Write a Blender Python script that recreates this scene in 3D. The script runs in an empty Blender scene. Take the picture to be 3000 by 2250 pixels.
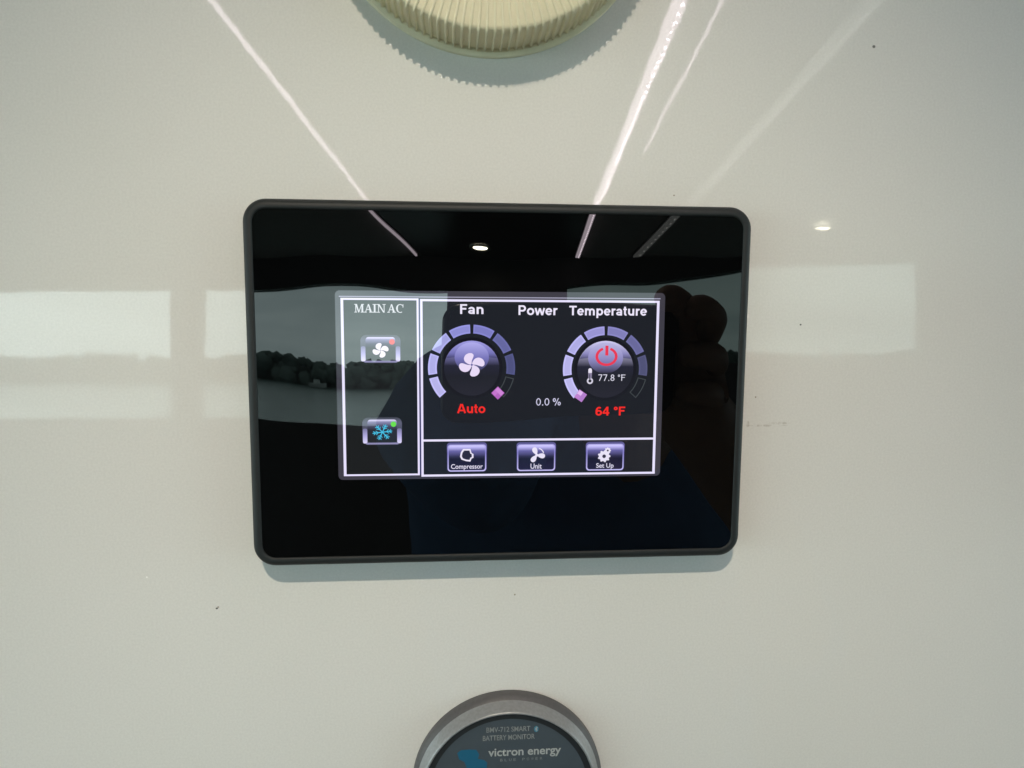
import bpy, bmesh, math, random
from mathutils import Matrix, Vector, noise
random.seed(7)
scene = bpy.context.scene
COL = scene.collection
PI = math.pi
MM = 0.001

# ------------------------------------------------------------------ frames, camera, world, exposure
# The console fascia leans back a little: FASCIA maps its own axes (x along it, y into it, z up it; origin = middle
# of the touch panel on the fascia) to the room, whose floor is z = 0.
EYE = 1.45
FASCIA = Matrix(((0.99586, 0.09023, 0.01119, 0), (-0.09092, 0.98829, 0.12255, 0), (0.0, -0.12306, 0.9924, EYE), (0, 0, 0, 1)))

cam_data = bpy.data.cameras.new('camera')
cam = bpy.data.objects.new('camera', cam_data); COL.objects.link(cam); scene.camera = cam
F_PX = 2050.0
cam_data.sensor_fit = 'HORIZONTAL'; cam_data.sensor_width = 36.0; cam_data.lens = 36.0 * F_PX / 3000.0
cam_data.clip_start = 0.01; cam_data.clip_end = 3000.0
def cam_matrix():
    a, b, c = 0.1082, -0.0814, -0.0024
    Rx = Matrix(((1, 0, 0), (0, math.cos(a), -math.sin(a)), (0, math.sin(a), math.cos(a))))
    Ry = Matrix(((math.cos(b), 0, math.sin(b)), (0, 1, 0), (-math.sin(b), 0, math.cos(b))))
    Rz = Matrix(((math.cos(c), -math.sin(c), 0), (math.sin(c), math.cos(c), 0), (0, 0, 1)))
    R = Rz @ Ry @ Rx @ Matrix(((1, 0, 0), (0, 0, -1), (0, 1, 0)))      # fascia -> (right, down, forward)
    M = Matrix((R[0], -R[1], -R[2])).transposed().to_4x4()             # columns right, up, back
    M.translation = Vector((-0.01402, -0.20978, 0.02259))
    return FASCIA @ M
cam.matrix_world = cam_matrix()
CAM = cam.matrix_world.copy()

world = bpy.data.worlds.new('World'); scene.world = world; world.use_nodes = True
wn = world.node_tree.nodes; wl = world.node_tree.links
bg = wn['Background']; bg.inputs['Strength'].default_value = 4.9
wtc = wn.new('ShaderNodeTexCoord'); wmap = wn.new('ShaderNodeMapping'); wmap.inputs['Scale'].default_value = (1.5, 1.5, 9.0)
wno = wn.new('ShaderNodeTexNoise'); wno.inputs['Scale'].default_value = 1.6; wno.inputs['Detail'].default_value = 4.0
wra = wn.new('ShaderNodeValToRGB')
wra.color_ramp.elements[0].position = 0.32; wra.color_ramp.elements[0].color = (0.47, 0.60, 0.62, 1)
wra.color_ramp.elements[1].position = 0.68; wra.color_ramp.elements[1].color = (0.80, 0.95, 0.95, 1)
wl.new(wtc.outputs['Generated'], wmap.inputs['Vector']); wl.new(wmap.outputs['Vector'], wno.inputs['Vector'])
wl.new(wno.outputs['Fac'], wra.inputs['Fac']); wl.new(wra.outputs['Color'], bg.inputs['Color'])

scene.view_settings.view_transform = 'Standard'; scene.view_settings.look = 'None'
scene.view_settings.exposure = 0.36; scene.view_settings.gamma = 1.0
scene.render.engine = 'CYCLES'
try:
    scene.cycles.max_bounces = 8; scene.cycles.caustics_reflective = False; scene.cycles.caustics_refractive = False
    scene.cycles.sample_clamp_indirect = 6.0
except Exception: pass

# ------------------------------------------------------------------ helpers
def lin(c): 
    c = c / 255.0
    return c / 12.92 if c <= 0.04045 else ((c + 0.055) / 1.055) ** 2.4
def rgb(r, g, b): return (lin(r), lin(g), lin(b), 1.0)

class G:
    """collects polygons; coordinates in metres, local to the thing"""
    def __init__(s): s.v = []; s.f = []; s.sm = []
    def face(s, pts, smooth=False):
        i = len(s.v); s.v += [tuple(q) for q in pts]; s.f.append(list(range(i, i + len(pts)))); s.sm.append(smooth)
    def grid(s, rows, closed=True, smooth=True):
        i = len(s.v); n = len(rows[0])
        for r in rows: s.v += [tuple(q) for q in r]
        for a in range(len(rows) - 1):
            for b in range(n if closed else n - 1):
                c = (b + 1) % n
                s.f.append([i + a * n + b, i + a * n + c, i + (a + 1) * n + c, i + (a + 1) * n + b]); s.sm.append(smooth)
    def box(s, lo, hi):
        (x0, y0, z0), (x1, y1, z1) = lo, hi; i = len(s.v)
        s.v += [(x0, y0, z0), (x1, y0, z0), (x1, y1, z0), (x0, y1, z0), (x0, y0, z1), (x1, y0, z1), (x1, y1, z1), (x0, y1, z1)]
        for q in ((3, 2, 1, 0), (4, 5, 6, 7), (0, 1, 5, 4), (1, 2, 6, 5), (2, 3, 7, 6), (3, 0, 4, 7)):
            s.f.append([i + k for k in q]); s.sm.append(False)
    def build(s, name, material, parent=None):
        me = bpy.data.meshes.new(name); me.from_pydata(s.v, [], s.f); me.update()
        for p, q in zip(me.polygons, s.sm): p.use_smooth = q
        return link(name, me, material, parent)

def link(name, me, material, parent=None):
    if material is not None and not me.materials: me.materials.append(material)
    o = bpy.data.objects.new(name, me); COL.objects.link(o)
    if parent is not None: o.parent = parent
    return o
def tag(o, label=None, cat=None, group=None, kind=None):
    for k, v in (('label', label), ('category', cat), ('group', group), ('kind', kind)):
        if v: o[k] = v
    return o
def empty(name, matrix, label, cat, group=None):
    o = bpy.data.objects.new(name, None); COL.objects.link(o); o.matrix_world = matrix; o.empty_display_size = 0.02
    return tag(o, label, cat, group)
def on_fascia(x, y, z): return FASCIA @ Matrix.Translation(Vector((x, y, z)) * MM)

# ------------------------------------------------------------------ materials
def new_mat(name):
    m = bpy.data.materials.new(name); m.use_nodes = True
    return m, m.node_tree.nodes, m.node_tree.links, m.node_tree.nodes['Principled BSDF']
def principled(name, color, rough=0.5, metallic=0.0, spec=0.5, vary=0.0, vscale=40.0, bump=0.0, bscale=300.0, coat=0.0):
    m, n, l, b = new_mat(name)
    b.inputs['Base Color'].default_value = color; b.inputs['Roughness'].default_value = rough
    b.inputs['Metallic'].default_value = metallic; b.inputs['Specular IOR Level'].default_value = spec
    b.inputs['Coat Weight'].default_value = coat
    tc = n.new('ShaderNodeTexCoord')
    if vary:
        t = n.new('ShaderNodeTexNoise'); t.inputs['Scale'].default_value = vscale; t.inputs['Detail'].default_value = 5
        l.new(tc.outputs['Object'], t.inputs['Vector'])
        r = n.new('ShaderNodeMapRange'); r.inputs['From Min'].default_value = 0.25; r.inputs['From Max'].default_value = 0.75
        r.inputs['To Min'].default_value = 1 - vary; r.inputs['To Max'].default_value = 1 + vary
        mx = n.new('ShaderNodeVectorMath'); mx.operation = 'SCALE'; mx.inputs[0].default_value = color[:3]
        l.new(t.outputs['Fac'], r.inputs['Value']); l.new(r.outputs['Result'], mx.inputs['Scale']); l.new(mx.outputs['Vector'], b.inputs['Base Color'])
    if bump:
        t = n.new('ShaderNodeTexNoise'); t.inputs['Scale'].default_value = bscale; t.inputs['Detail'].default_value = 3
        l.new(tc.outputs['Object'], t.inputs['Vector'])
        bp = n.new('ShaderNodeBump'); bp.inputs['Strength'].default_value = 1.0; bp.inputs['Distance'].default_value = bump
        l.new(t.outputs['Fac'], bp.inputs['Height']); l.new(bp.outputs['Normal'], b.inputs['Normal'])
    return m
def emitter(name, color, strength, spots=None):
    m, n, l, b = new_mat(name)
    b.inputs['Base Color'].default_value = (0.6, 0.6, 0.6, 1); b.inputs['Roughness'].default_value = 0.5
    b.inputs['Emission Color'].default_value = color; b.inputs['Emission Strength'].default_value = strength
    if spots:      # rows of single diodes behind the diffuser, or the outer trim's painted glints
        pitch, peak = spots
        tc = n.new('ShaderNodeTexCoord'); sep = n.new('ShaderNodeSeparateXYZ'); l.new(tc.outputs['Object'], sep.inputs[0])
        w = n.new('ShaderNodeMath'); w.operation = 'MULTIPLY'; w.inputs[1].default_value = 2 * PI / pitch; l.new(sep.outputs['Y'], w.inputs[0])
        c = n.new('ShaderNodeMath'); c.operation = 'COSINE'; l.new(w.outputs[0], c.inputs[0])
        x0 = n.new('ShaderNodeMath'); x0.operation = 'SUBTRACT'; x0.inputs[1].default_value = 0.004; l.new(sep.outputs['X'], x0.inputs[0])
        x2 = n.new('ShaderNodeMath'); x2.operation = 'ABSOLUTE'; l.new(x0.outputs[0], x2.inputs[0])
        xm = n.new('ShaderNodeMath'); xm.operation = 'LESS_THAN'; xm.inputs[1].default_value = 0.0022; l.new(x2.outputs[0], xm.inputs[0])
        g = n.new('ShaderNodeMath'); g.operation = 'GREATER_THAN'; g.inputs[1].default_value = 0.78; l.new(c.outputs[0], g.inputs[0])
        k = n.new('ShaderNodeMath'); k.operation = 'MULTIPLY'; l.new(g.outputs[0], k.inputs[0]); l.new(xm.outputs[0], k.inputs[1])
        s = n.new('ShaderNodeMath'); s.operation = 'MULTIPLY_ADD'; s.inputs[1].default_value = peak; s.inputs[2].default_value = strength
        l.new(k.outputs[0], s.inputs[0]); l.new(s.outputs[0], b.inputs['Emission Strength'])
    return m

def glass_ripple(n, l, bsdf):
    """the slight waviness of the cover sheet, shared by every layer of the panel front (position in the panel's place)"""
    geo = n.new('ShaderNodeNewGeometry')
    t = n.new('ShaderNodeTexNoise'); t.inputs['Scale'].default_value = 22.0; t.inputs['Detail'].default_value = 0.6
    bp = n.new('ShaderNodeBump'); bp.inputs['Strength'].default_value = 1.0; bp.inputs['Distance'].default_value = 0.00042
    l.new(geo.outputs['Position'], t.inputs['Vector']); l.new(t.outputs['Fac'], bp.inputs['Height']); l.new(bp.outputs['Normal'], bsdf.inputs['Normal'])

_scr = {}
def lit(stops, axis='Z'):
    """a patch of the lit display under the glossy cover: one colour, or a list of (position, colour) up the patch"""
    if isinstance(stops, tuple): stops = [(0.0, stops)]
    key = (tuple(stops), axis)
    if key in _scr: return _scr[key]
    m, n, l, b = new_mat('display_light')
    b.inputs['Base Color'].default_value = (0.002, 0.002, 0.002, 1); b.inputs['Roughness'].default_value = 0.008
    b.inputs['IOR'].default_value = 1.64; b.inputs['Emission Strength'].default_value = 0.79
    if len(stops) == 1: b.inputs['Emission Color'].default_value = rgb(*stops[0][1])
    else:
        tc = n.new('ShaderNodeTexCoord'); sep = n.new('ShaderNodeSeparateXYZ'); r = n.new('ShaderNodeValToRGB')
        l.new(tc.outputs['Generated'], sep.inputs[0]); l.new(sep.outputs[axis], r.inputs['Fac'])
        while len(r.color_ramp.elements) < len(stops): r.color_ramp.elements.new(0.5)
        for e, (p, c) in zip(r.color_ramp.elements, sorted(stops)): e.position = p; e.color = rgb(*c)
        l.new(r.outputs['Color'], b.inputs['Emission Color'])
    glass_ripple(n, l, b)
    m.cycles.emission_sampling = 'NONE'
    _scr[key] = m
    return m

def wall_material():
    m, n, l, b = new_mat('gelcoat')
    b.inputs['Roughness'].default_value = 0.026; b.inputs['IOR'].default_value = 1.5
    tc = n.new('ShaderNodeTexCoord')
    t = n.new('ShaderNodeTexNoise'); t.inputs['Scale'].default_value = 5.0; t.inputs['Detail'].default_value = 3
    l.new(tc.outputs['Object'], t.inputs['Vector'])
    r = n.new('ShaderNodeValToRGB')
    r.color_ramp.elements[0].position = 0.3; r.color_ramp.elements[0].color = (0.700, 0.696, 0.660, 1)
    r.color_ramp.elements[1].position = 0.7; r.color_ramp.elements[1].color = (0.735, 0.731, 0.700, 1)
    l.new(t.outputs['Fac'], r.inputs['Fac'])
    col = r.outputs['Color']
    # fine pigment grain of the gelcoat
    t2 = n.new('ShaderNodeTexNoise'); t2.inputs['Scale'].default_value = 1500.0; t2.inputs['Detail'].default_value = 2
    l.new(tc.outputs['Object'], t2.inputs['Vector'])
    mr = n.new('ShaderNodeMapRange'); mr.inputs['From Min'].default_value = 0.3; mr.inputs['From Max'].default_value = 0.7
    mr.inputs['To Min'].default_value = 0.965; mr.inputs['To Max'].default_value = 1.035
    l.new(t2.outputs['Fac'], mr.inputs['Value'])
    sc = n.new('ShaderNodeVectorMath'); sc.operation = 'SCALE'; l.new(col, sc.inputs[0]); l.new(mr.outputs['Result'], sc.inputs['Scale'])
    col = sc.outputs['Vector']
    # specks and one scuff mark, each with its own place on the fascia
    def blot(col, x, z, rx, rz, c, ragged=0.0):
        sub = n.new('ShaderNodeVectorMath'); sub.operation = 'SUBTRACT'; sub.inputs[1].default_value = (x * MM, 0, z * MM)
        l.new(tc.outputs['Object'], sub.inputs[0])
        mu = n.new('ShaderNodeVectorMath'); mu.operation = 'MULTIPLY'; mu.inputs[1].default_value = (1 / (rx * MM), 0, 1 / (rz * MM))
        l.new(sub.outputs['Vector'], mu.inputs[0])
        ln = n.new('ShaderNodeVectorMath'); ln.operation = 'LENGTH'; l.new(mu.outputs['Vector'], ln.inputs[0])
        rr = n.new('ShaderNodeMapRange'); rr.inputs['From Min'].default_value = 0.6; rr.inputs['From Max'].default_value = 1.1
        rr.inputs['To Min'].default_value = 1.0; rr.inputs['To Max'].default_value = 0.0; rr.clamp = True
        l.new(ln.outputs['Value'], rr.inputs['Value']); fac = rr.outputs['Result']
        if ragged:
            nz = n.new('ShaderNodeTexNoise'); nz.inputs['Scale'].default_value = 700.0; l.new(tc.outputs['Object'], nz.inputs['Vector'])
            r2 = n.new('ShaderNodeMapRange'); r2.inputs['From Min'].default_value = 0.42; r2.inputs['From Max'].default_value = 0.62; r2.clamp = True
            r2.inputs['To Max'].default_value = ragged
            l.new(nz.outputs['Fac'], r2.inputs['Value'])
            mm = n.new('ShaderNodeMath'); mm.operation = 'MULTIPLY'; l.new(fac, mm.inputs[0]); l.new(r2.outputs['Result'], mm.inputs[1]); fac = mm.outputs[0]
        mx = n.new('ShaderNodeMix'); mx.data_type = 'RGBA'; l.new(fac, mx.inputs['Factor']); l.new(col, mx.inputs['A']); mx.inputs['B'].default_value = c
        return mx.outputs['Result']
    dark = (0.05, 0.05, 0.05, 1); brown = (0.30, 0.26, 0.20, 1)
    for x, z, rx, rz in ((111.3, 101.2, .55, .5), (-86.0, -68.3, .42, .3), (-85.6, -67.9, .3, .3), (92.9, 18.1, .35, .28), (79.5, -4.5, .28, .28), (51.5, 56.5, .28, .25), (4.5, -66.5, .3, .3)):
        col = blot(col, x, z, rx, rz, (0.16, 0.16, 0.15, 1) if rx > .5 else dark if rx > .3 else brown)
    col = blot(col, -105.9, -58.0, .3, .3, (0.95, 0.95, 0.92, 1))
    col = blot(col, 83.5, -13.5, 7.0, .35, brown, .45); col = blot(col, 87.5, -12.8, 4.0, .4, brown, .4); col = blot(col, 77.4, -13.0, .5, 1.1, brown, .45)
    l.new(col, b.inputs['Base Color'])
    # gelcoat orange peel: very shallow waves
    t3 = n.new('ShaderNodeTexNoise'); t3.inputs['Scale'].default_value = 150.0; t3.inputs['Detail'].default_value = 2.0
    l.new(tc.outputs['Object'], t3.inputs['Vector'])
    bp = n.new('ShaderNodeBump'); bp.inputs['Strength'].default_value = 1.0; bp.inputs['Distance'].default_value = 0.000010
    l.new(t3.outputs['Fac'], bp.inputs['Height']); l.new(bp.outputs['Normal'], b.inputs['Normal'])
    return m

M_WALL = wall_material()
M_CEIL = principled('headliner', (0.42, 0.42, 0.41, 1), 0.9, vary=0.08)
M_CEIL_DARK = principled('ceiling_gloss_black', (0.015, 0.015, 0.016, 1), 0.35)
M_ROOM = principled('cabin_grey', (0.34, 0.33, 0.32, 1), 0.7, vary=0.1, vscale=4)
M_TRIM = principled('dark_trim', (0.07, 0.065, 0.065, 1), 0.5, vary=0.1, vscale=4)
M_FLOOR = principled('cabin_floor', (0.36, 0.29, 0.22, 1), 0.6, vary=0.2, vscale=6)
M_RIM = principled('matt_black_plastic', (0.011, 0.014, 0.015, 1), 0.55, spec=0.4, vary=0.12, vscale=500, bump=0.00002, bscale=2500)
M_KNOB = principled('cream_plastic', (0.78, 0.73, 0.53, 1), 0.5, spec=0.4, vary=0.05, vscale=200, bump=0.00004, bscale=900)

# ------------------------------------------------------------------ the fascia and the cabin it reflects
g = G(); g.box((-1.4, 0, -1.40), (1.4, 0.02, 0.515))
o = g.build('wall', M_WALL); o.matrix_world = FASCIA.copy(); tag(o, 'glossy off-white gelcoat wall', None, kind='structure')

CZ = 0.518 + EYE; YB = -2.5
g = G(); g.box((-2.4, YB - 0.06, CZ), (2.4, 0.6, CZ + 0.05)); tag(g.build('ceiling', M_CEIL), kind='structure')
g = G(); g.box((-0.375, -2.44, CZ - 0.012), (0.20, -0.05, CZ - 0.003)); tag(g.build('ceiling_panel', M_CEIL_DARK), kind='structure')
g = G(); g.box((-2.4, YB - 0.06, -0.05), (2.4, 0.6, 0)); tag(g.build('floor', M_FLOOR), kind='structure')
SILL = EYE - 0.09; HEAD = EYE + 0.415
def part_wall(name, boxes, m):
    g = G()
    for lo, hi in boxes: g.box(lo, hi)
    return tag(g.build(name, m), kind='structure')
part_wall('wall_back', [((-2.4, YB - 0.06, 0), (2.4, YB, SILL)), ((-2.4, YB - 0.06, HEAD), (0.173, YB, CZ)),
                        ((-0.305, YB - 0.06, SILL), (0.173, YB, HEAD)), ((-1.351, YB - 0.06, SILL), (-1.244, YB, HEAD)),
                        ((0.173, YB - 0.06, SILL), (1.57, YB, EYE + .11)), ((1.57, YB - 0.06, SILL), (2.4, YB, CZ))], M_TRIM)
g = G(); hd_ = [(0.173, CZ), (0.173, EYE + .40), (0.95, EYE + .495), (1.57, EYE + .51), (1.57, CZ)]
for y_ in (YB, YB - .06): g.face([(x_, y_, z_) for x_, z_ in (hd_ if y_ < YB else hd_[::-1])])
for a_, c_ in zip(hd_, hd_[1:] + hd_[:1]): g.face([(a_[0], YB, a_[1]), (c_[0], YB, c_[1]), (c_[0], YB - .06, c_[1]), (a_[0], YB - .06, a_[1])])
tag(g.build('window_header', M_TRIM), kind='structure')
for s, nm in ((-1, 'wall_left'), (1, 'wall_right')):  # unseen side openings, enlarged to let in more fill light
    x0, x1 = sorted((s * 2.4, s * 2.46))
    part_wall(nm, [((x0, YB, 0), (x1, 0.6, 0.5)), ((x0, YB, CZ - .03), (x1, 0.6, CZ)), ((x0, YB, 0.5), (x1, -2.3, CZ - .03)),
                   ((x0, 0.3, 0.5), (x1, 0.6, CZ - .03)), ((x0, -1.2, 0.5), (x1, -1.15, CZ - .03))], M_ROOM)
part_wall('wall_front', [((-2.4, 0.55, 0), (2.4, 0.6, CZ))], M_ROOM)

def pane(x0, x1, z0, z1, tint, label):
    m, n, l, b = new_mat('window_glass'); tr = n.new('ShaderNodeBsdfTransparent'); tr.inputs['Color'].default_value = tint
    mx = n.new('ShaderNodeMixShader'); mx.inputs['Fac'].default_value = 0.04; b.inputs['Roughness'].default_value = 0.02
    l.new(tr.outputs[0], mx.inputs[1]); l.new(b.outputs[0], mx.inputs[2]); l.new(mx.outputs[0], n['Material Output'].inputs['Surface'])
    g = G(); g.box((x0 - .01, YB - .035, z0 - .01), (x1 + .01, YB - .029, z1 + .01)); o = g.build('window_pane', m); tag(o, label, 'window')
pane(-1.244, -0.305, SILL, HEAD, (.95, .97, .96, 1), 'clear window pane showing the wooded shore, seen in reflection')
pane(-2.4, -1.351, SILL, HEAD, (.95, .97, .96, 1), 'clear window pane beside the window pillar, seen in reflection')
pane(0.173, 1.57, EYE + .11, CZ - .004, (.60, .64, .62, 1), 'window pane with added dimming tint and a slanting top edge, seen in reflection')  # tint added to dim this window's mirror image on the wall

# water and the wooded shore outside the windows
m, n, l, b = new_mat('sea'); b.inputs['Base Color'].default_value = (0.12, 0.17, 0.16, 1); b.inputs['Roughness'].default_value = 0.12
tc = n.new('ShaderNodeTexCoord'); t = n.new('ShaderNodeTexNoise'); t.inputs['Scale'].default_value = 0.8; t.inputs['Detail'].default_value = 4
bp = n.new('ShaderNodeBump'); bp.inputs['Distance'].default_value = 0.22; l.new(tc.outputs['Object'], t.inputs['Vector']); l.new(t.outputs['Fac'], bp.inputs['Height']); l.new(bp.outputs['Normal'], b.inputs['Normal'])
g = G(); g.face([(-900, -900, -0.9), (900, -900, -0.9), (900, 900, -0.9), (-900, 900, -0.9)]); o = g.build('water', m); tag(o, kind='structure')
TRIM = (-0.036, 0, 0); o.rotation_euler = TRIM      # the boat sits trimmed bow-up, so the sea tilts against the cabin
M_LEAF = principled('far_foliage', (0.075, 0.10, 0.09, 1), 1.0, spec=0.1, vary=0.2, vscale=0.3)  # tone variation kept weak to stand in for distance haze
bm = bmesh.new(); bmesh.ops.create_icosphere(bm, subdivisions=2, radius=1.0)
ball_v = [v.co.copy() for v in bm.verts]; ball_f = [[v.index for v in f.verts] for f in bm.faces]; bm.free()
tv = []; tf = []
for k in range(800):
    x = -170 + 340 * k / 799 + random.uniform(-2, 2)
    top = 4.9 + 2.6 * noise.noise(Vector((x * 0.035, 0, 3))) + random.uniform(-1.0, 1.2)
    for q in range(3):
        r = random.uniform(0.7, 1.9); i0 = len(tv); sz = random.uniform(0.8, 1.25)
        c = Vector((x + random.uniform(-2, 2), -150 + random.uniform(-6, 4), -0.9 + (top - r, top * 0.45, top * 0.2)[q]))
        for v in ball_v:
            p = c + Vector((v.x * r, v.y * r, v.z * r * sz)); tv.append(p + noise.noise_vector(p * 2.7) * 0.9)
        tf += [[i0 + j for j in f] for f in ball_f]
me = bpy.data.meshes.new('treeline'); me.from_pydata(tv, [], tf); me.update()
for p in me.polygons: p.use_smooth = True
o = link('treeline', me, M_LEAF); o.rotation_euler = TRIM; tag(o, 'dark wooded shore across the water, seen in reflection', 'trees', kind='stuff')

bt = bpy.data.objects.new('motor_boat', None); COL.objects.link(bt); bt.location = (-38, -132, 3.9); bt.scale = (.6, .6, .6)
tag(bt, 'small white motor boat off the wooded shore, seen in reflection', 'boat')
M_HULL = principled('boat_white', (0.34, 0.36, 0.35, 1), 0.4)
g = G(); sec = [(-3.2, .9, 0), (-1, 1.1, 0), (1.5, 1.0, .1), (3.0, .5, .35), (3.9, .05, .5)]
g.grid([[(x, -w, 1.0 + u), (x, -w * .6, .1 + u * .4), (x, 0, -.15 + u * .6), (x, w * .6, .1 + u * .4), (x, w, 1.0 + u)] for x, w, u in sec], closed=False, smooth=False)
g.face([(x, -w, 1.0 + u) for x, w, u in sec] + [(x, w, 1.0 + u) for x, w, u in reversed(sec)]); g.build('hull', M_HULL, bt)
g = G(); g.grid([[(-1.2 + d, -.75, z), (1.2 - d, -.75, z), (1.2 - d, .75, z), (-1.2 + d, .75, z)] for d, z in ((0, 1.0), (.25, 2.1))], smooth=False); g.box((-1.1, -.8, 2.1), (1.1, .8, 2.2)); g.build('cabin', M_HULL, bt)

# ------------------------------------------------------------------ lamps of the cabin
def led_or_trim_strip(x, width, y0, y1, strength, label, spots=None, color=(1.0, 0.84, 0.93, 1)):
    root = empty('led_or_trim_strip', Matrix.Translation((x, (y0 + y1) / 2, CZ - 0.0135)), label, 'light strip')
    h = (y1 - y0) / 2
    g = G(); g.box((-width / 2 - 0.003, -h - 0.003, 0.006), (width / 2 + 0.003, h + 0.003, 0.0105)); g.build('housing', M_CEIL_DARK, root)
    g = G(); g.box((-width / 2, -h, 0.0), (width / 2, h, 0.0055)); g.build('diffuser', emitter('led_or_trim_glow', color, strength, spots), root)
led_or_trim_strip(-0.390, 0.0055, -2.44, -0.10, 6.0, 'narrow pale pink light strip along the black ceiling panel')
led_or_trim_strip(0.217, 0.019, -2.44, -0.10, 6.0, 'wide dotted pink light strip along the black ceiling panel', (0.022, 45.0))
led_or_trim_strip(0.272, 0.0035, -1.25, -0.10, 4.5, 'thin faint light line beside the dotted strip')
led_or_trim_strip(0.469, 0.024, -2.44, -0.10, 0.75, 'wide reflective trim with painted dim glow at the outer ceiling edge', (0.06, 3.0), (0.95, 0.95, 0.9, 1))  # reflective trim, no lamp: its mirrored light is put in as emission

def downlight(x, y, label, strength, power=None, k=1.0):
    root = empty('downlight', Matrix.Translation((x, y, CZ - 0.016)), label, 'ceiling light', 'ceiling downlights')
    g = G(); n = 32; k_ = k
    ring = lambda r, z: [(k_ * r * math.cos(2 * PI * k / n), k_ * r * math.sin(2 * PI * k / n), z) for k in range(n)]
    g.grid([ring(0.034, 0.0035), ring(0.034, 0.0), ring(0.028, -0.002), ring(0.021, 0.001)]); g.build('trim_ring', principled('lamp_trim', (0.6, 0.58, 0.5, 1), 0.3, 0.8), root)
    g = G(); g.face(list(reversed(ring(0.0215, 0.0008)))); g.build('lens', emitter('lamp_lens', (1.0, 0.93, 0.70, 1), strength), root)
    if power:
        ld = bpy.data.lights.new('downlight_beam', 'SPOT'); ld.energy = power; ld.color = (1.0, 0.87, 0.70); ld.shadow_soft_size = 0.0045
        ld.spot_size = math.radians(48); ld.spot_blend = 1.0
        lo = bpy.data.objects.new('beam', ld); COL.objects.link(lo); lo.parent = root; lo.location = (0, 0, -0.006)
        lo.rotation_euler = (Vector((0.005, 0.0, EYE - 0.13)) - Vector((x, y, CZ))).to_track_quat('-Z', 'Y').to_euler()
downlight(-0.109, -0.455, 'bright ceiling downlight close above the wall', 8.0, 9.2)
downlight(-0.140, -2.230, 'ceiling downlight far back between the pink strips', 90.0, None, 1.35)
downlight(0.940, -1.939, 'ceiling downlight outside the glowing outer trim', 30.0)

# ------------------------------------------------------------------ touch panel
def rrect(w, h, r, n=8, cx=0.0, cz=0.0):
    """outline of a rounded rectangle, counter-clockwise seen from the room, in mm"""
    pts = []
    for sx, sz, a0 in ((1, -1, -90), (1, 1, 0), (-1, 1, 90), (-1, -1, 180)):
        for k in range(n + 1):
            a = math.radians(a0 + 90 * k / n)
            pts.append((cx + sx * (w / 2 - r) + r * math.cos(a), cz + sz * (h / 2 - r) + r * math.sin(a)))
    return pts
def P(pts, y): return [(x * MM, y * MM, z * MM) for x, z in pts]

panel = empty('touch_panel', on_fascia(0, 0, 0), 'black framed air conditioning touch panel with lit screen mounted on white wall', 'control panel')
PW, PH = 144.2, 104.3
g = G()
prof = [(0.6, 0.0, 6.0), (0.6, -5.0, 6.0), (0.0, -6.0, 6.4), (0.0, -8.2, 6.4), (0.35, -9.3, 6.1), (1.0, -10.1, 5.5), (1.7, -10.4, 4.9), (2.55, -10.4, 4.2), (2.85, -10.2, 3.9), (2.95, -9.6, 3.8)]
g.grid([P(rrect(PW - 2 * i, PH - 2 * i, r, 10), y) for i, y, r in prof]); g.build('frame', M_RIM, panel)
m, n, l, b = new_mat('black_cover_glass'); b.inputs['Base Color'].default_value = (0.0012, 0.0014, 0.0016, 1); b.inputs['Roughness'].default_value = 0.008; b.inputs['IOR'].default_value = 1.42
glass_ripple(n, l, b)
g = G(); g.face(P(rrect(PW - 5.9, PH - 5.9, 3.8, 10), -10.0)); g.build('cover_glass', m, panel)
GY = -10.0

def flat(name, pts, mat, level, parent, outline=None):
    """a flat patch of the display; level = paint order; outline = inner loop for rings"""
    g = G(); y = GY - 0.02 * level
    if outline is None: g.face(P(pts, y))
    else:
        a, c = P(pts, y), P(outline, y); k = len(a)
        for i in range(k): g.face([a[i], a[(i + 1) % k], c[(i + 1) % k], c[i]])
    return g.build(name, mat, parent)
def rect(x0, z0, x1, z1): return [(x0, z0), (x1, z0), (x1, z1), (x0, z1)]
def disc(cx, cz, r, n=40, rz=None, a0=0): return [(cx + r * math.cos(a0 + 2 * PI * k / n), cz + (rz or r) * math.sin(a0 + 2 * PI * k / n)) for k in range(n)]
def stroke(g, a, b, w, y):
    dx, dz = b[0] - a[0], b[1] - a[1]; d = math.hypot(dx, dz) or 1; nx, nz = -dz / d * w / 2, dx / d * w / 2
    g.face(P([(a[0] - nx, a[1] - nz), (b[0] - nx, b[1] - nz), (b[0] + nx, b[1] + nz), (a[0] + nx, a[1] + nz)], y))
def text(name, body, x0, z0, x1, z1, mat, level, parent, bold=0.0, y=None, shear=0.0):
    """lettering fitted to the box x0..x1, z0..z1 (mm); z0 is the lowest ink, z1 the highest"""
    cu = bpy.data.curves.new('lettering', 'FONT'); cu.body = body; cu.size = 1.0; cu.offset = bold; cu.resolution_u = 4; cu.fill_mode = 'FRONT'
    ob = bpy.data.objects.new('lettering', cu); COL.objects.link(ob)
    dg = bpy.context.evaluated_depsgraph_get(); me = bpy.data.meshes.new_from_object(ob.evaluated_get(dg))
    bpy.data.objects.remove(ob); bpy.data.curves.remove(cu)
    xs = [v.co.x for v in me.vertices]; ys = [v.co.y for v in me.vertices]
    ax, bx, ay, by = min(xs), max(xs), min(ys), max(ys)
    yy = (GY - 0.02 * level) if y is None else y
    for v in me.vertices:
        u, w = (v.co.x - ax) / (bx - ax), (v.co.y - ay) / (by - ay)
        v.co = (MM * (x0 + u * (x1 - x0)), MM * yy, MM * (z0 + w * (z1 - z0) + shear * u))
    me.name = name; me.materials.clear()
    return link(name, me, mat, parent)

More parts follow.
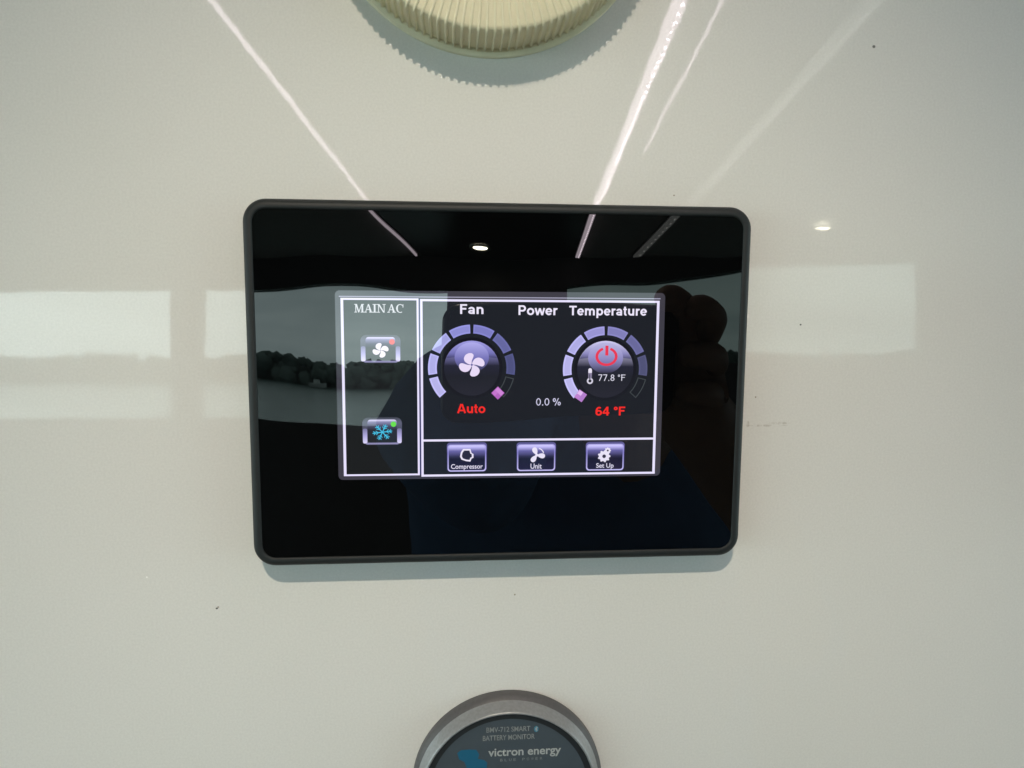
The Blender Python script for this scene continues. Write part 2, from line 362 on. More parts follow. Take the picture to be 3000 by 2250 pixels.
def strokes(name, body, x0, z0, x1, z1, mat, level, parent, s=.2):
    """plain grotesque display lettering drawn with strokes; z0 = baseline, z1 = cap height (mm), fitted to x0..x1"""
    q = []                                                # quads in em units
    def L(a, b, w=None):
        w = w or s; dx, dz = b[0] - a[0], b[1] - a[1]; d = math.hypot(dx, dz); nx, nz = -dz / d * w / 2, dx / d * w / 2
        q.append([(a[0] - nx, a[1] - nz), (b[0] - nx, b[1] - nz), (b[0] + nx, b[1] + nz), (a[0] + nx, a[1] + nz)])
    def V(x, a, b, w=None): L((x, a), (x, b), w)
    def H(z, a, b, w=None): L((a, z), (b, z), w or s * .85)
    def A(cx, cz, rx, rz, a0, a1, w=None):
        w = w or s; n_ = max(4, int(abs(a1 - a0) / 15)); h = w / 2
        for i in range(n_):
            a, b = math.radians(a0 + (a1 - a0) * i / n_), math.radians(a0 + (a1 - a0) * (i + 1) / n_)
            pt = lambda t, k: (cx + (rx + k * h) * math.cos(t), cz + (rz + k * h * .9) * math.sin(t))
            q.append([pt(a, -1), pt(a, 1), pt(b, 1), pt(b, -1)] if a1 > a0 else [pt(b, -1), pt(b, 1), pt(a, 1), pt(a, -1)])
    x = 0.0; out = []
    X = .63; W = dict(F=.84, a=.78, n=.84, P=.92, o=.85, w=1.08, e=.78, r=.54, T=.84, m=1.24, p=.85, t=.47, u=.84, A=.99)
    for ch in body:
        q = []
        if ch == 'F': V(.2, 0, 1); H(.915, .1, .78); H(.53, .1, .70)
        elif ch == 'P': V(.2, 0, 1); H(.915, .2, .53); H(.44, .2, .53); A(.53, .6775, .24, .2375, -90, 90)
        elif ch == 'T': V(.42, 0, .99); H(.915, .02, .82)
        elif ch == 'A': L((.1, 0), (.46, 1)); L((.89, 0), (.53, 1)); H(.30, .22, .78); V(.495, .8, 1, .26)
        elif ch == 'n': V(.19, 0, .73); A(.425, .42, .235, .22, 0, 165); V(.66, 0, .43)
        elif ch == 'm':
            V(.19, 0, .73); A(.405, .43, .215, .21, 0, 165); V(.62, 0, .44); A(.835, .43, .215, .21, 0, 165); V(1.05, 0, .44)
        elif ch == 'u': V(.19, .30, .73); A(.425, .31, .235, .22, 180, 345); V(.66, 0, .73)
        elif ch == 'a': A(.37, .45, .22, .19, 0, 165); V(.59, 0, .46); A(.36, .21, .22, .125, 0, 360, s * .9)
        elif ch == 'o': A(.43, .365, .28, .285, 0, 360)
        elif ch == 'e': A(.40, .365, .26, .285, 0, 322); H(.365, .16, .70, s * .68)
        elif ch == 'r': V(.19, 0, .73); A(.40, .42, .21, .22, 60, 170)
        elif ch == 'w':
            L((.09, .73), (.30, 0), s * .9); L((.30, 0), (.545, .70), s * .9); L((.545, .70), (.79, 0), s * .9); L((.79, 0), (1.0, .73), s * .9)
        elif ch == 'p': V(.19, -.28, .73); A(.45, .365, .26, .285, 0, 360)
        elif ch == 't': V(.22, .17, .94); H(.655, .03, .43, s * .72); A(.36, .19, .14, .11, 180, 285)
        elif ch == '6': A(.39, .32, .25, .23, 0, 360); A(.42, .49, .28, .42, 55, 185)
        elif ch == '4': V(.53, 0, 1); L((.50, .95), (.09, .33), s * .8); H(.29, .02, .74)
        elif ch == '7': H(.94, .08, .70, s); L((.66, .92), (.26, 0))
        elif ch == '8': A(.39, .73, .21, .20, 0, 360); A(.39, .27, .25, .22, 0, 360)
        elif ch == '0': A(.39, .5, .27, .44, 0, 360)
        elif ch == '.': V(.19, 0, s * 1.15, s * 1.15)
        elif ch == '%': A(.26, .74, .15, .20, 0, 360); A(.94, .26, .15, .20, 0, 360); L((.36, 0), (.84, 1), s * .85)
        elif ch == '°': A(.26, .80, .13, .13, 0, 360, s * .75)
        out += [[(x + a, b) for a, b in f_] for f_ in q]
        x += W.get(ch, {'°': .50, '.': .39, '%': 1.2, ' ': .38}.get(ch, .78))
    ax = min(p_[0] for f_ in out for p_ in f_); bx = max(p_[0] for f_ in out for p_ in f_)
    g = G(); k = (x1 - x0) / (bx - ax); kz = z1 - z0; y = GY - 0.02 * level
    for i, f_ in enumerate(out): g.face(P([(x0 + (a - ax) * k, z0 + b * kz) for a, b in f_], y - 0.0004 * (i % 40)))
    return g.build(name, mat, parent)

WHITE = (236, 230, 250); LINE = (232, 226, 255); BACK = (29, 32, 39)
scr = flat('screen', rrect(94.0, 53.9, 1.3, 6, -0.3, 0.3), lit((62, 60, 70)), 1, panel); scr.name = 'screen'
scr['label'] = 'lit display area in the black glass'
flat('screen_background', rect(-45.4, -25.3, -24.5, 25.0), lit((24, 26, 28)), 2, scr)
flat('screen_background', rect(-23.4, -25.7, 44.7, 24.9), lit(BACK), 2, scr)
flat('screen_background', rect(-24.5, -25.4, -23.4, 25.0), lit((48, 44, 96)), 2, scr)
def border(x0, z0, x1, z1, wl_, wr, wt, wb):
    for r_ in (rect(x0 - wl_ / 2, z0, x0 + wl_ / 2, z1), rect(x1 - wr / 2, z0, x1 + wr / 2, z1)):
        flat('border_line', r_, lit(LINE), 3, scr)
    flat('border_line', rect(x0 - wl_ / 2, z1 - wt / 2, x1 + wr / 2, z1 + wt / 2), lit(LINE), 4, scr)
    flat('border_line', rect(x0 - wl_ / 2, z0 - wb / 2, x1 + wr / 2, z0 + wb / 2), lit(LINE), 4, scr)
border(-45.4, -25.3, -24.45, 24.9, .75, .55, .55, .5)
border(-23.4, -25.7, 44.7, 24.7, .65, .75, .6, .6)
flat('border_line', rect(-46.2, 25.45, 45.3, 25.72), lit((168, 166, 190)), 3, scr)
flat('border_line', rect(-23.1, -15.7, 44.4, -15.1), lit(LINE), 3, scr)

# serif heading, drawn stroke by stroke
def serif_text(parent):
    g = G(); y = [GY - 0.08]
    def q(x, ox, pts):
        y[0] -= 0.001; g.face(P([(ox + a * 2.35, 21.15 + c * 2.35) for a, c in pts], y[0]))
    def I(ox, x, w, lo=0, hi=1): q(0, ox, [(x, lo), (x + w, lo), (x + w, hi), (x, hi)])
    def S(ox, x, w, top): z = 0.92 if top else 0.0; q(0, ox, [(x, z), (x + w, z), (x + w, z + .08), (x, z + .08)])
    def Dg(ox, x0, x1, w, up=True): q(0, ox, [(x0, 0), (x0 + w, 0), (x1 + w, 1), (x1, 1)])
    o = -42.0                                              # M
    I(o, .12, .10); I(o, .84, .20); q(0, o, [(.46, 0), (.58, 0), (.32, 1), (.12, 1)]); q(0, o, [(.46, 0), (.56, 0), (.92, 1), (.84, 1)])
    S(o, 0, .32, 0); S(o, .74, .40, 0); S(o, 0, .3, 1); S(o, .84, .30, 1)
    o = -39.25                                             # A
    q(0, o, [(.08, 0), (.17, 0), (.52, 1), (.44, 1)]); q(0, o, [(.66, 0), (.90, 0), (.56, 1), (.42, 1)]); I(o, .25, .40, .30, .38); S(o, -.02, .30, 0); S(o, .58, .42, 0)
    o = -36.95; I(o, .14, .20); S(o, 0, .48, 0); S(o, 0, .48, 1)      # I
    o = -35.75                                             # N
    I(o, .14, .09); I(o, .80, .09); q(0, o, [(.74, 0), (.89, 0), (.30, 1), (.10, 1)]); S(o, 0, .36, 0); S(o, 0, .28, 1); S(o, .66, .38, 1)
    o = -32.85                                             # A
    q(0, o, [(.08, 0), (.17, 0), (.52, 1), (.44, 1)]); q(0, o, [(.66, 0), (.90, 0), (.56, 1), (.42, 1)]); I(o, .25, .40, .30, .38); S(o, -.02, .30, 0); S(o, .58, .42, 0)
    o = -30.5                                              # C
    ks = [math.radians(a) for a in range(48, 318, 15)]
    for a, c in zip(ks[:-1], ks[1:]):
        w = lambda t: .10 + .12 * max(0, -math.cos(t)) 
        q(0, o, [(.5 + (.5 - w(a)) * math.cos(a) * .95, .5 + .43 * math.sin(a)), (.5 + .5 * math.cos(a) * .95, .5 + .52 * math.sin(a)), (.5 + .5 * math.cos(c) * .95, .5 + .52 * math.sin(c)), (.5 + (.5 - w(c)) * math.cos(c) * .95, .5 + .43 * math.sin(c))])
    I(o, .80, .09, .62, 1.0)
    return g.build('heading_lettering', lit((214, 216, 222)), parent)
serif_text(scr)
WM = lit(WHITE)
strokes('heading_lettering', 'Fan', -12.5, 20.9, -5.9, 23.65, WM, 4, scr)
strokes('heading_lettering', 'Power', 4.1, 20.7, 15.4, 23.45, WM, 4, scr)
strokes('heading_lettering', 'Temperature', 18.7, 20.7, 41.4, 23.4, WM, 4, scr)
RED = lit((246, 44, 40))
strokes('value_lettering', 'Auto', -13.4, -7.5, -5.3, -4.85, RED, 4, scr)
strokes('value_lettering', '64 °F', 26.9, -8.45, 35.7, -5.85, RED, 4, scr)
strokes('value_lettering', '0.0 %', 9.4, -5.4, 16.6, -3.25, lit((206, 204, 232)), 4, scr, .13)

def petals(name, cx, cz, s, mat, level, parent, angles=(34, 124, 214, 304)):
    g = G(); y = GY - 0.02 * level
    Rb = 3.8
    for a in angles:
        edge = [(r, 0.64 if r < .5 * Rb else 0.64 * math.sqrt(max(0, 1 - ((r - .5 * Rb) / (.5 * Rb)) ** 2))) for r in [Rb * q / 16 for q in (1, 2, 4, 6, 8, 10, 12, 13, 14, 15, 15.6, 16)]]
        pol = lambda r, w: (cx + s * r * math.cos(math.radians(a + 14) + w - .62 * r / Rb), cz + s * .92 * r * math.sin(math.radians(a + 14) + w - .62 * r / Rb))
        pts = [pol(r, -w) for r, w in edge] + [pol(r, w) for r, w in reversed(edge[:-1])]
        g.face(P(pts, y)); y -= 0.001
    return g.build(name, mat, parent)

def gem(cx, cz, tilt, tones, parent):
    c, s = math.cos(tilt), math.sin(tilt); R = lambda x, z: (cx + x * c - z * s, cz + x * s + z * c)
    flat('gauge_pointer', [R(-1.35, -1.35), R(1.35, -1.35), R(1.35, 1.35), R(-1.35, 1.35)], lit(tones[0]), 5, parent)
    flat('gauge_pointer', [R(-1.2, 0.0), R(0.05, 0.0), R(0.05, 1.2), R(-1.2, 1.2)], lit(tones[1]), 6, parent)
    flat('gauge_pointer', [R(0.05, -1.2), R(1.2, -1.2), R(1.2, 1.2), R(0.05, 1.2)], lit(tones[2]), 6, parent)

def dial(cx, cz, tones, parent, knob_r, hi):
    R1, R0 = 12.45, 9.95
    for k in range(8):
        a0 = 225 - 33.75 * k - 2.4; a1 = a0 - 33.75 + 4.8
        n_ = 8
        arc = lambda r, p, q: [(cx + r * math.cos(math.radians(p + (q - p) * i / n_)), cz + r * math.sin(math.radians(p + (q - p) * i / n_))) for i in range(n_ + 1)]
        loop = arc(R1, a0, a1) + list(reversed(arc(R0, a0, a1)))
        if tones[k] is not None:
            t_ = tones[k]; flat('gauge_segment', list(reversed(loop)), lit(t_), 4, parent)
            inner = arc(R1 - .45, a0 - 1.6, a1 + 1.6) + list(reversed(arc(R0 + .45, a0 - 1.6, a1 + 1.6)))
            flat('gauge_segment', list(reversed(inner)), lit(tuple(int(c_ * .93) for c_ in t_)), 5, parent)
        else:
            inner = arc(R1 - .25, a0 - 1.2, a1 + 1.2) + list(reversed(arc(R0 + .25, a0 - 1.2, a1 + 1.2)))
            flat('gauge_segment', list(reversed(loop)), lit((66, 72, 76)), 4, parent, list(reversed(inner)))
    flat('gauge_hub', disc(cx, cz, knob_r + .9), lit([(0.0, (27, 29, 37)), (1.0, (20, 20, 30))]), 4, parent)
    flat('gauge_hub', disc(cx, cz, knob_r), lit([(0.0, (40, 41, 52)), (0.35, (33, 35, 44)), (0.55, (38, 39, 56)), (1.0, hi[0])]), 5, parent)
    # the bright cap of light on the upper half of the hub
    n_ = 24; up = [(cx + (knob_r - .15) * math.cos(math.radians(a)), cz + (knob_r - .15) * math.sin(math.radians(a))) for a in [22 + 136 * i / n_ for i in range(n_ + 1)]]
    lowr = [(cx - knob_r * .62, cz + knob_r * .40), (cx - knob_r * .35, cz + knob_r * .34), (cx, cz + knob_r * .32), (cx + knob_r * .35, cz + knob_r * .34), (cx + knob_r * .62, cz + knob_r * .40)]
    flat('hub_highlight', up + lowr, lit([(0.0, (40, 40, 60)), (0.35, hi[1]), (1.0, hi[0])]), 6, parent)
    flat('hub_highlight', disc(cx, cz + knob_r * .40, knob_r * .62, 36, knob_r * .54), lit([(0.0, (44, 44, 60)), (0.45, hi[1]), (1.0, hi[2])]), 7, parent)

T1 = [(196, 192, 250), (188, 185, 248), (176, 176, 240), (152, 152, 226), (134, 134, 208), (108, 110, 172), (84, 88, 136), None]
dial(-9.2, 5.45, T1, scr, 7.9, ((160, 156, 226), (116, 114, 182), (176, 172, 236)))
petals('fan_icon', -9.2, 6.45, 0.98, lit((232, 218, 246)), 9, scr)
flat('fan_icon', disc(-9.2, 6.45, .3, 12), lit((96, 92, 160)), 10, scr)
gem(-1.7, -1.7, math.radians(45), ((178, 100, 190), (196, 116, 204), (206, 134, 214)), scr)
T2 = [(200, 196, 252), (196, 192, 250), (188, 184, 246), (164, 160, 226), (138, 136, 198), (112, 112, 166), (86, 88, 126), None]
dial(29.55, 5.1, T2, scr, 8.3, ((206, 202, 240), (140, 136, 190), (186, 182, 226)))
gem(22.4, -2.6, math.radians(-35), ((190, 130, 208), (226, 186, 240), (178, 126, 204)), scr)
# power symbol
PR = lit((232, 58, 84)); arc_o = []; arc_i = []
for k in range(33):
    a = math.radians(112 + 316 * k / 32); arc_o.append((29.8 + 3.25 * math.cos(a), 8.85 + 2.75 * math.sin(a))); arc_i.append((29.8 + 2.45 * math.cos(a), 8.85 + 2.05 * math.sin(a)))
g = G()
for k in range(32): g.face(P([arc_i[k], arc_i[k + 1], arc_o[k + 1], arc_o[k]], GY - .18))
g.face(P(rect(29.42, 9.15, 30.32, 12.0), GY - .181)); g.build('power_icon', PR, scr)
# thermometer
flat('thermometer_icon', disc(25.07, 1.75, .92, 20), lit((212, 208, 226)), 8, scr); flat('thermometer_icon', disc(25.07, 1.75, .46, 16), lit((38, 38, 48)), 9, scr)
flat('thermometer_icon', rrect(1.05, 3.2, .5, 4, 25.07, 3.85), lit([(0.0, (128, 122, 150)), (0.55, (140, 132, 160)), (0.6, (228, 222, 240)), (1.0, (236, 230, 246))]), 8, scr)
flat('thermometer_icon', rect(24.85, 2.2, 25.05, 3.7), lit((54, 54, 66)), 9, scr)
strokes('value_lettering', '77.8 °F', 27.5, 1.75, 35.5, 3.65, lit((222, 220, 238)), 9, scr, .12)

def side_button(cx, cz, lamp, parent):
    flat('button', rrect(11.2, 8.0, 1.7, 6, cx, cz), lit([(0.0, (54, 56, 66)), (0.5, (70, 72, 88)), (0.8, (92, 94, 116)), (1.0, (70, 72, 84))]), 4, parent)
    for s in (-1, 1):
        flat('button_edge', rrect(1.25, 4.3, .45, 4, cx + s * 4.85, cz - 1.35), lit([(0.0, (222, 216, 250)), (0.5, (176, 170, 222)), (1.0, (120, 118, 158))]), 5, parent)
    flat('button_edge', rrect(9.2, .5, .2, 4, cx, cz - 3.55), lit((142, 138, 180)), 5, parent)
    flat('button_face', rrect(8.3, 6.7, .9, 6, cx, cz + .05), lit([(0.0, (34, 38, 42)), (0.55, (40, 42, 52)), (0.72, (74, 74, 100)), (0.90, (140, 138, 178)), (0.97, (220, 214, 246)), (1.0, (190, 186, 222))]), 6, parent)
    flat('status_light', disc(cx + 3.2, cz + 2.05, .78, 20), lit(lamp), 8, parent)
side_button(-34.9, 10.9, (240, 92, 92), scr)
petals('fan_icon', -34.9, 10.55, .60, lit((238, 228, 244)), 8, scr)
side_button(-34.75, -12.6, (104, 224, 76), scr)
g = G(); yy = GY - .16
for k in range(6):
    a = math.radians(8 + 60 * k); e = lambda r, da=0: (-34.7 + r * math.cos(a + da) * 1.0, -12.85 + r * math.sin(a + da) * .84)
    stroke(g, e(0), e(2.8), .27, yy); yy -= .001
    for r0, r1, d in ((1.2, 1.95, .36), (1.9, 2.6, .25)):
        for s in (-1, 1): stroke(g, e(r0), e(r1, s * d), .20, yy); yy -= .001
g.build('snowflake_icon', lit((70, 194, 232)), scr)

def menu_button(cx, cz, label, parent, tw):
    flat('button', rrect(11.6, 8.7, 1.1, 6, cx, cz + .05), lit([(0.0, (52, 48, 92)), (0.6, (64, 60, 108)), (0.92, (104, 100, 160)), (1.0, (78, 76, 118))]), 4, parent)
    flat('button_edge', rrect(11.2, 7.9, .9, 6, cx, cz - .25), lit([(0.0, (196, 190, 246)), (0.3, (172, 168, 226)), (0.7, (136, 130, 206)), (1.0, (180, 174, 236))]), 5, parent)
    flat('button_face', rrect(10.5, 7.3, .7, 6, cx, cz - .2), lit([(0.0, (34, 32, 62)), (0.45, (26, 28, 50)), (0.55, (46, 46, 78)), (0.78, (104, 100, 164)), (0.93, (190, 184, 246)), (1.0, (214, 208, 252))]), 6, parent)
    text('button_lettering', label, cx - tw / 2, cz - 3.55 - (.3 if 'p' in label else 0), cx + tw / 2, cz - 2.0, lit((224, 220, 242)), 8, parent, .012)
menu_button(-10.6, -20.4, 'Compressor', scr, 9.2)
menu_button(9.6, -20.5, 'Unit', scr, 3.3)
menu_button(30.0, -20.6, 'Set Up', scr, 5.2)
IC = lit((232, 226, 246))
pts = [(-1.1, 1.85), (1.0, 1.85), (1.35, .6), (1.9, .35), (1.9, -.8), (1.35, -1.0), (1.0, -1.9), (-.3, -1.75), (-1.6, -1.25), (-2.0, -.35), (-1.75, .9)]
flat('compressor_icon', list(reversed([(-10.6 + x, -19.8 + z) for x, z in pts])), IC, 8, scr, list(reversed([(-10.6 + x * .74, -19.8 + z * .74) for x, z in pts])))
flat('compressor_icon', list(reversed([(-10.6 + x * .74, -19.8 + z * .74) for x, z in pts])), lit((40, 40, 62)), 8, scr)
g = G(); yy = GY - .16
for a in (112, 352, 232):
    a = math.radians(a); pts = []
    for k in range(20):
        t = 2 * PI * k / 20; u = 1.12 * math.cos(t); w = .72 * math.sin(t) * (1 + .3 * math.cos(t))
        pts.append((9.75 + 1.35 * math.cos(a) + u * math.cos(a) - w * math.sin(a), -20.0 + 1.35 * math.sin(a) + u * math.sin(a) + w * math.cos(a)))
    g.face(P(pts, yy)); yy -= .001
g.face(P(disc(9.75, -20.0, .45, 12), yy))
for k in range(6):
    a, c = math.radians(72 - 9 * k), math.radians(63 - 9 * k); y2 = yy - .001
    g.face(P([(9.75 + 1.95 * math.cos(a), -20 + 1.95 * math.sin(a)), (9.75 + 1.95 * math.cos(c), -20 + 1.95 * math.sin(c)), (9.75 + 2.25 * math.cos(c), -20 + 2.25 * math.sin(c)), (9.75 + 2.25 * math.cos(a), -20 + 2.25 * math.sin(a))][::-1], y2))
g.build('propeller_icon', IC, scr)
def gear(cx, cz, r, teeth, level):
    pts = [(cx + r * (1 + .13 * math.cos(teeth * 2 * PI * k / 64)) * math.cos(2 * PI * k / 64), cz + r * .95 * (1 + .13 * math.cos(teeth * 2 * PI * k / 64)) * math.sin(2 * PI * k / 64)) for k in range(64)]
    flat('gear_icon', pts, IC, level, scr); flat('gear_icon', disc(cx, cz, r * .32, 16), lit((50, 48, 74)), level + 1, scr)
gear(29.7, -20.55, 1.72, 9, 8); gear(30.75, -18.85, .88, 8, 9)

# ------------------------------------------------------------------ round ribbed cap above the panel
cap = empty('ribbed_cap', on_fascia(-4.2, 0, 141.6), 'cream round plastic cap with ribbed rim on the wall above the touch panel', 'cap')
NR = 130; N2 = 130
def ringy(r, y, n_=N2): return [(r * MM * math.cos(2 * PI * k / n_), y * MM, r * MM * math.sin(2 * PI * k / n_)) for k in range(n_)]
g = G(); g.grid([ringy(47.8, 0), ringy(47.8, -0.9), ringy(47.5, -1.3), ringy(44.9, -1.4)]); g.build('base_ring', M_KNOB, cap)
g = G(); g.grid([ringy(45.55, -1.3), ringy(45.45, -14.3), ringy(45.15, -14.75), ringy(44.4, -15.05), ringy(26, -17.2), ringy(17, -17.5)]); g.build('body', M_KNOB, cap)
g = G(); g.grid([ringy(17.4, -16.9), ringy(17.4, -18.6), ringy(16.6, -19.2), ringy(4, -19.6)]); g.face(list(reversed(ringy(4, -19.6)))); g.build('centre_cap', M_KNOB, cap)
# one rib: a rounded bar up the rim that turns over the edge and runs in along the face
spine = [(45.2, -1.3, .4), (45.2, -1.9, .48), (45.2, -5, .50), (45.1, -14.0, .50), (45.0, -14.6, .50), (44.2, -15.05, .48), (36, -16.0, .42), (27.5, -17.05, .34)]
rise = [1.2, 1.4, 1.5, 1.4, 1.0, .5, .42, .25]
outn = [(1, 0), (1, 0), (1, 0), (1, 0), (.85, -.5), (.2, -.98), (.13, -.99), (.13, -.99)]
rows = []
for (r, y, w), h, (nr, ny) in zip(spine, rise, outn):
    w = max(w, .25)
    prof2 = [(-w, -.15), (-w * .72, h * .62), (0, h), (w * .72, h * .62), (w, -.15)]
    rows.append([((r + nr * b) * MM, (y + ny * b) * MM, a * MM) for a, b in prof2])
g = G(); g.grid(rows, closed=False); g.face(rows[0]); g.face(list(reversed(rows[-1])))
rib = g.build('rib', M_KNOB, cap)
for k in range(1, NR):
    c = rib.copy(); COL.objects.link(c); c.parent = cap; c.rotation_euler = (0, -2 * PI * k / NR, 0)

# ------------------------------------------------------------------ round battery monitor below the panel
mon = empty('battery_monitor', on_fascia(2.5, 0, -128.2), 'round grey battery monitor with dark face and brand lettering below the touch panel', 'gauge')
M_BEZ = principled('grey_painted_bezel', (0.27, 0.28, 0.29, 1), 0.40, 0.3, vary=0.12, vscale=900, bump=0.00002, bscale=2500)
M_FACE = principled('slate_face', (0.056, 0.072, 0.086, 1), 0.33, spec=0.5, vary=0.05, vscale=300)
M_GROOVE = principled('dark_groove', (0.012, 0.014, 0.016, 1), 0.5)
R64 = lambda r, y: ringy(r * 1.022, y, 96)
g = G(); g.grid([R64(29.7, 0), R64(29.7, -2.1), R64(29.4, -2.9), R64(28.45, -3.8)]); g.build('outer_ring', principled('dark_grey_ring', (0.088, 0.086, 0.09, 1), 0.5, 0.1, vary=.1, vscale=900), mon)
g = G(); g.grid([R64(28.5, -3.7), R64(28.1, -4.2), R64(27.2, -7.7), R64(26.9, -8.1), R64(26.6, -8.2), R64(26.3, -7.9), R64(26.2, -7.0)]); g.build('bezel', M_BEZ, mon)
g = G(); g.grid([R64(26.25, -7.1), R64(24.2, -7.1)]); g.build('groove', M_GROOVE, mon)
g = G(); g.face(list(reversed(R64(24.4, -7.15)))); mface = g.build('face', M_FACE, mon)
def mp(x, z):      # face coordinates read off at 7 mm depth, moved to the face at 9.45 mm
    k = (209.8 - 7.15) / (209.8 - 7.0); return (-14.0 + (x + 14.0) * k - 2.5, 22.6 + (z - 22.6) * k + 128.2)
M_PRINT = principled('pale_print', (0.22, 0.235, 0.235, 1), 0.5); M_PRINT2 = principled('white_print', (0.36, 0.385, 0.38, 1), 0.5)
M_BLUE = principled('blue_print', (0.012, 0.105, 0.19, 1), 0.35); M_BLUE2 = principled('light_blue_print', (0.03, 0.20, 0.30, 1), 0.4)
def mtext(body, x0, z0, x1, z1, mat, bold=0.0, name='lettering'):
    a, c = mp(x0, z0); d, e = mp(x1, z1); return text(name, body, a, c, d, e, mat, 0, mface, bold, -7.19)
mtext('BMV-712 SMART', -4.6, -107.55, 9.0, -105.85, M_PRINT, .012)
mtext('BATTERY MONITOR', -5.7, -110.2, 10.4, -108.5, M_PRINT, .012)
mtext('victron energy', -4.0, -116.3, 18.7, -112.9, M_PRINT2, .018)
for k, ch in enumerate('BLUE POWER'):
    if ch != ' ': mtext(ch, -.3 + k * 1.38, -117.2, .45 + k * 1.38, -116.35, M_PRINT)
a = mp(10.85, -107.0)
g = G(); g.face(P(disc(a[0], a[1], .72, 20, 1.0), -7.18)); g.build('bluetooth_mark', M_BLUE2, mface)
g = G(); yy = -7.20
for p_, q_ in (((0, -.75), (0, .75)), ((0, .75), (.38, .38)), ((.38, .38), (-.38, -.38)), ((0, -.75), (.38, -.38)), ((.38, -.38), (-.38, .38))):
    stroke(g, (a[0] + p_[0], a[1] + p_[1]), (a[0] + q_[0], a[1] + q_[1]), .16, yy); yy -= .001
g.build('bluetooth_mark', M_PRINT2, mface)
logo = [(-13.6, -113.8), (-12.4, -112.9), (-10, -112.8), (-7.7, -113.0), (-6.8, -114.5), (-7.2, -116.0), (-5.3, -116.5), (-4.3, -117.4), (-4.5, -119.4), (-6, -121.2), (-9, -121), (-10.6, -119), (-11.4, -116.8), (-13.0, -115.9)]
g = G(); g.face(P([mp(*q) for q in logo][::-1], -7.18)); g.build('blue_logo', M_BLUE, mface)

# ------------------------------------------------------------------ the photographer, seen only as a reflection
M_PHONE = principled('phone_black', (0.010, 0.010, 0.012, 1), 0.3)
M_SKIN = principled('skin', (0.30, 0.18, 0.125, 1), 0.55, vary=0.08, vscale=60)
M_SHIRT = principled('navy_shirt', (0.10, 0.20, 0.38, 1), 0.85, vary=0.15, vscale=30)
M_HAIR = principled('dark_hair', (0.015, 0.012, 0.010, 1), 0.6)
PHM = CAM @ Matrix.Translation((0.066, -0.034, 0.0165))         # middle of the phone, just behind the lens
ph = empty('phone', PHM, 'black phone held sideways, seen in reflection', 'phone')
g = G(); pr = [(1.2, 4.0), (0.2, 3.0), (0, 0), (0.2, -3.0), (1.2, -4.0)]
g.grid([[(x * MM, z * MM, y * MM) for x, z in rrect(149 - 2 * i, 72 - 2 * i, 10, 8)] for i, y in pr])
g.face([(x * MM, z * MM, -4.0 * MM) for x, z in rrect(146.6, 69.6, 9, 8)]); g.face([(x * MM, z * MM, 4.0 * MM) for x, z in rrect(146.6, 69.6, 9, 8)])
g.build('phone_body', M_PHONE, ph)
g = G(); g.grid([[(x * MM, z * MM, y * MM) for x, z in rrect(30, 30, 7, 6, -56, 19)] for y in (-4.0, -5.2)]); g.face([(x * MM, z * MM, -5.2 * MM) for x, z in rrect(30, 30, 7, 6, -56, 19)]); g.build('camera_block', M_PHONE, ph)

def skin_mesh(chains, mat, name, parent=None, subs=2):
    """chains: lists of (point, radius); the first point of every chain after the first joins the nearest earlier vertex"""
    me = bpy.data.meshes.new(name); v = []; e = []; rad = []
    for c in chains:
        prev = None
        for i, (p, r) in enumerate(c):
            if i == 0 and v:
                prev = min(range(len(v)), key=lambda k: (Vector(v[k]) - Vector(p)).length); continue
            v.append(tuple(p)); rad.append(r)
            if prev is not None: e.append((prev, len(v) - 1))
            prev = len(v) - 1
    me.from_pydata(v, e, [])
    o = bpy.data.objects.new(name, me); COL.objects.link(o)
    md = o.modifiers.new('skin', 'SKIN'); md.use_smooth_shade = True
    for k, r in enumerate(rad): me.skin_vertices[0].data[k].radius = (r, r)
    me.skin_vertices[0].data[0].use_root = True
    sd = o.modifiers.new('sub', 'SUBSURF'); sd.levels = subs; sd.render_levels = subs
    dg = bpy.context.evaluated_depsgraph_get(); m2 = bpy.data.meshes.new_from_object(o.evaluated_get(dg))
    bpy.data.objects.remove(o); bpy.data.meshes.remove(me)
    m2.name = name
    for p in m2.polygons: p.use_smooth = True
    m2.materials.clear()
    return link(name, m2, mat, parent)

per = empty('person', Matrix.Translation((0.12, -0.72, 0)), 'person in navy shirt holding up the phone, seen in reflection', 'person')
def wp(x, y, z): return Vector((x - 0.12, y + 0.72, z))          # world -> person
def hp(x, y, z): q = PHM @ Vector(((x + 5) * MM, (y - 8) * MM, z * MM)); return wp(q.x, q.y, q.z)     # on the phone -> person
E_ = EYE
body = [[(wp(.12, -.74, E_ - .62), .16), (wp(.11, -.72, E_ - .42), .18), (wp(.10, -.69, E_ - .25), .19), (wp(.11, -.69, E_ - .15), .12), (wp(.12, -.68, E_ - .10), .06), (wp(.12, -.66, E_ - .03), .055)],
        [(wp(.10, -.69, E_ - .25), .19), (wp(-.03, -.64, E_ - .03), .13), (wp(-.065, -.55, E_ - .005), .115), (wp(-.02, -.43, E_ - .12), .06)],
        [(wp(.10, -.69, E_ - .25), .19), (wp(.29, -.69, E_ - .19), .08), (wp(.33, -.60, E_ - .30), .056), (wp(.30, -.54, E_ - .27), .05)],
        [(wp(.12, -.74, E_ - .62), .16), (wp(.05, -.78, E_ - .78), .10), (wp(.04, -.78, E_ - 1.05), .07), (wp(.04, -.82, .10), .05), (wp(.04, -.70, .05), .045)],
        [(wp(.12, -.74, E_ - .62), .16), (wp(.22, -.78, E_ - .78), .10), (wp(.23, -.78, E_ - 1.05), .07), (wp(.23, -.82, .10), .05), (wp(.23, -.70, .05), .045)]]
skin_mesh(body, M_SHIRT, 'body', per)
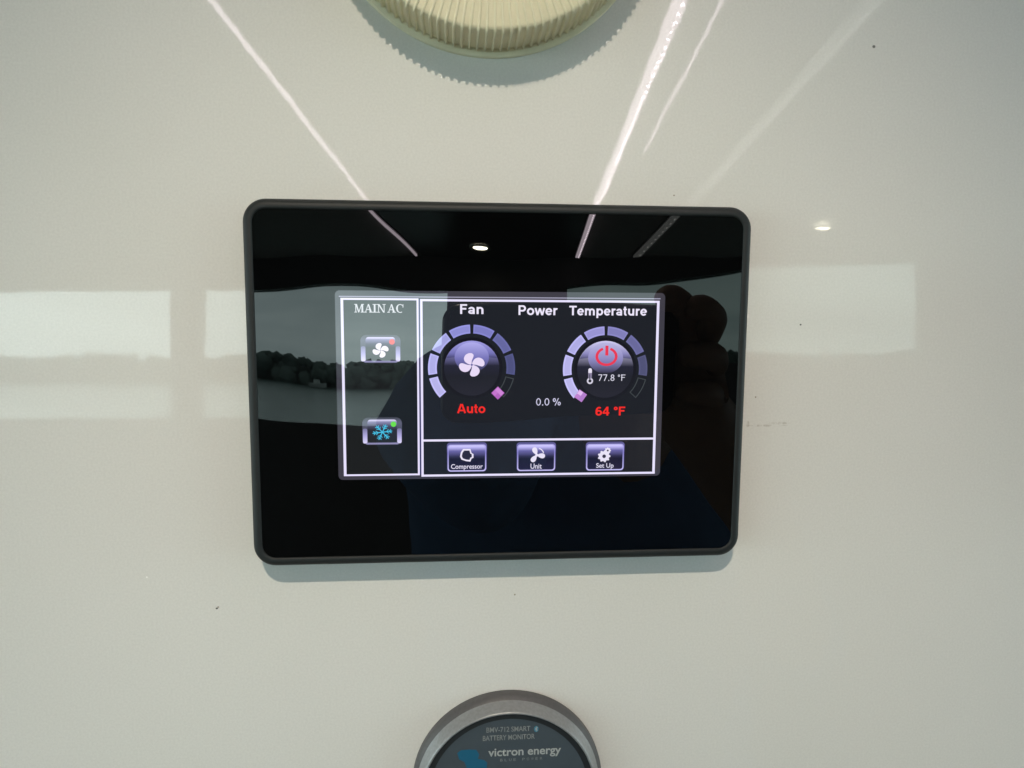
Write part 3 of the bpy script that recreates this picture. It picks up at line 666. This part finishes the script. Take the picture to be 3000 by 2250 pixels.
# head behind the phone
bm = bmesh.new(); bmesh.ops.create_uvsphere(bm, u_segments=24, v_segments=16, radius=1.0)
for v in bm.verts:
    x, y, z = v.co; k = 1.0 - 0.28 * max(0, -z) ** 1.5
    v.co = Vector((x * .075 * k, y * .095 * (1 - .15 * max(0, -z)), z * .115))
    if y > .75 and -.35 < z < .15 and abs(x) < .25: v.co.y += .018 * (1 - abs(x) / .25)
me = bpy.data.meshes.new('head'); bm.to_mesh(me); bm.free()
for p in me.polygons: p.use_smooth = True
hd = link('head', me, M_SKIN, per); hd.location = wp(.115, -.64, E_ - .045)
bm = bmesh.new(); bmesh.ops.create_uvsphere(bm, u_segments=24, v_segments=16, radius=1.0)
bmesh.ops.delete(bm, geom=[v for v in bm.verts if v.co.z < -.1 + .75 * max(0, v.co.y)], context='VERTS')
for v in bm.verts: v.co = Vector((v.co.x * .079, v.co.y * .100, v.co.z * .120))
me = bpy.data.meshes.new('hair'); bm.to_mesh(me); bm.free(); link('hair', me, M_HAIR, hd)
# right hand round the end of the phone: palm, wrist and forearm in one mesh with five fingers
hand = [[(hp(86, -22, 30), .026), (hp(84, -8, 24), .027), (hp(82, 6, 18), .024)],
        [(hp(86, -22, 30), .026), (wp(.20, -.36, E_ - .10), .030), (wp(.26, -.47, E_ - .20), .040), (wp(.30, -.55, E_ - .27), .044)],
        [(hp(82, 6, 18), .02), (hp(78, 26, 8), .0105), (hp(72, 45, -2), .0100), (hp(60, 51, -8), .0095), (hp(53, 44, -11), .0085)],
        [(hp(82, 6, 18), .02), (hp(90, 18, 6), .0105), (hp(90, 38, -6), .0105), (hp(80, 46, -12), .0100), (hp(68, 40, -14), .0085)],
        [(hp(84, -8, 24), .02), (hp(96, 0, 6), .0100), (hp(95, 10, -8), .0098), (hp(80, 12, -14), .0095), (hp(66, 12, -14), .0080)],
        [(hp(86, -22, 30), .02), (hp(96, -18, 6), .0095), (hp(93, -14, -8), .0090), (hp(78, -12, -13), .0085), (hp(66, -12, -13), .0075)],
        [(hp(84, -8, 24), .02), (hp(72, -24, 20), .0120), (hp(58, -22, 14), .0110), (hp(46, -14, 12), .0095)]]
skin_mesh(hand, M_SKIN, 'hand', per)
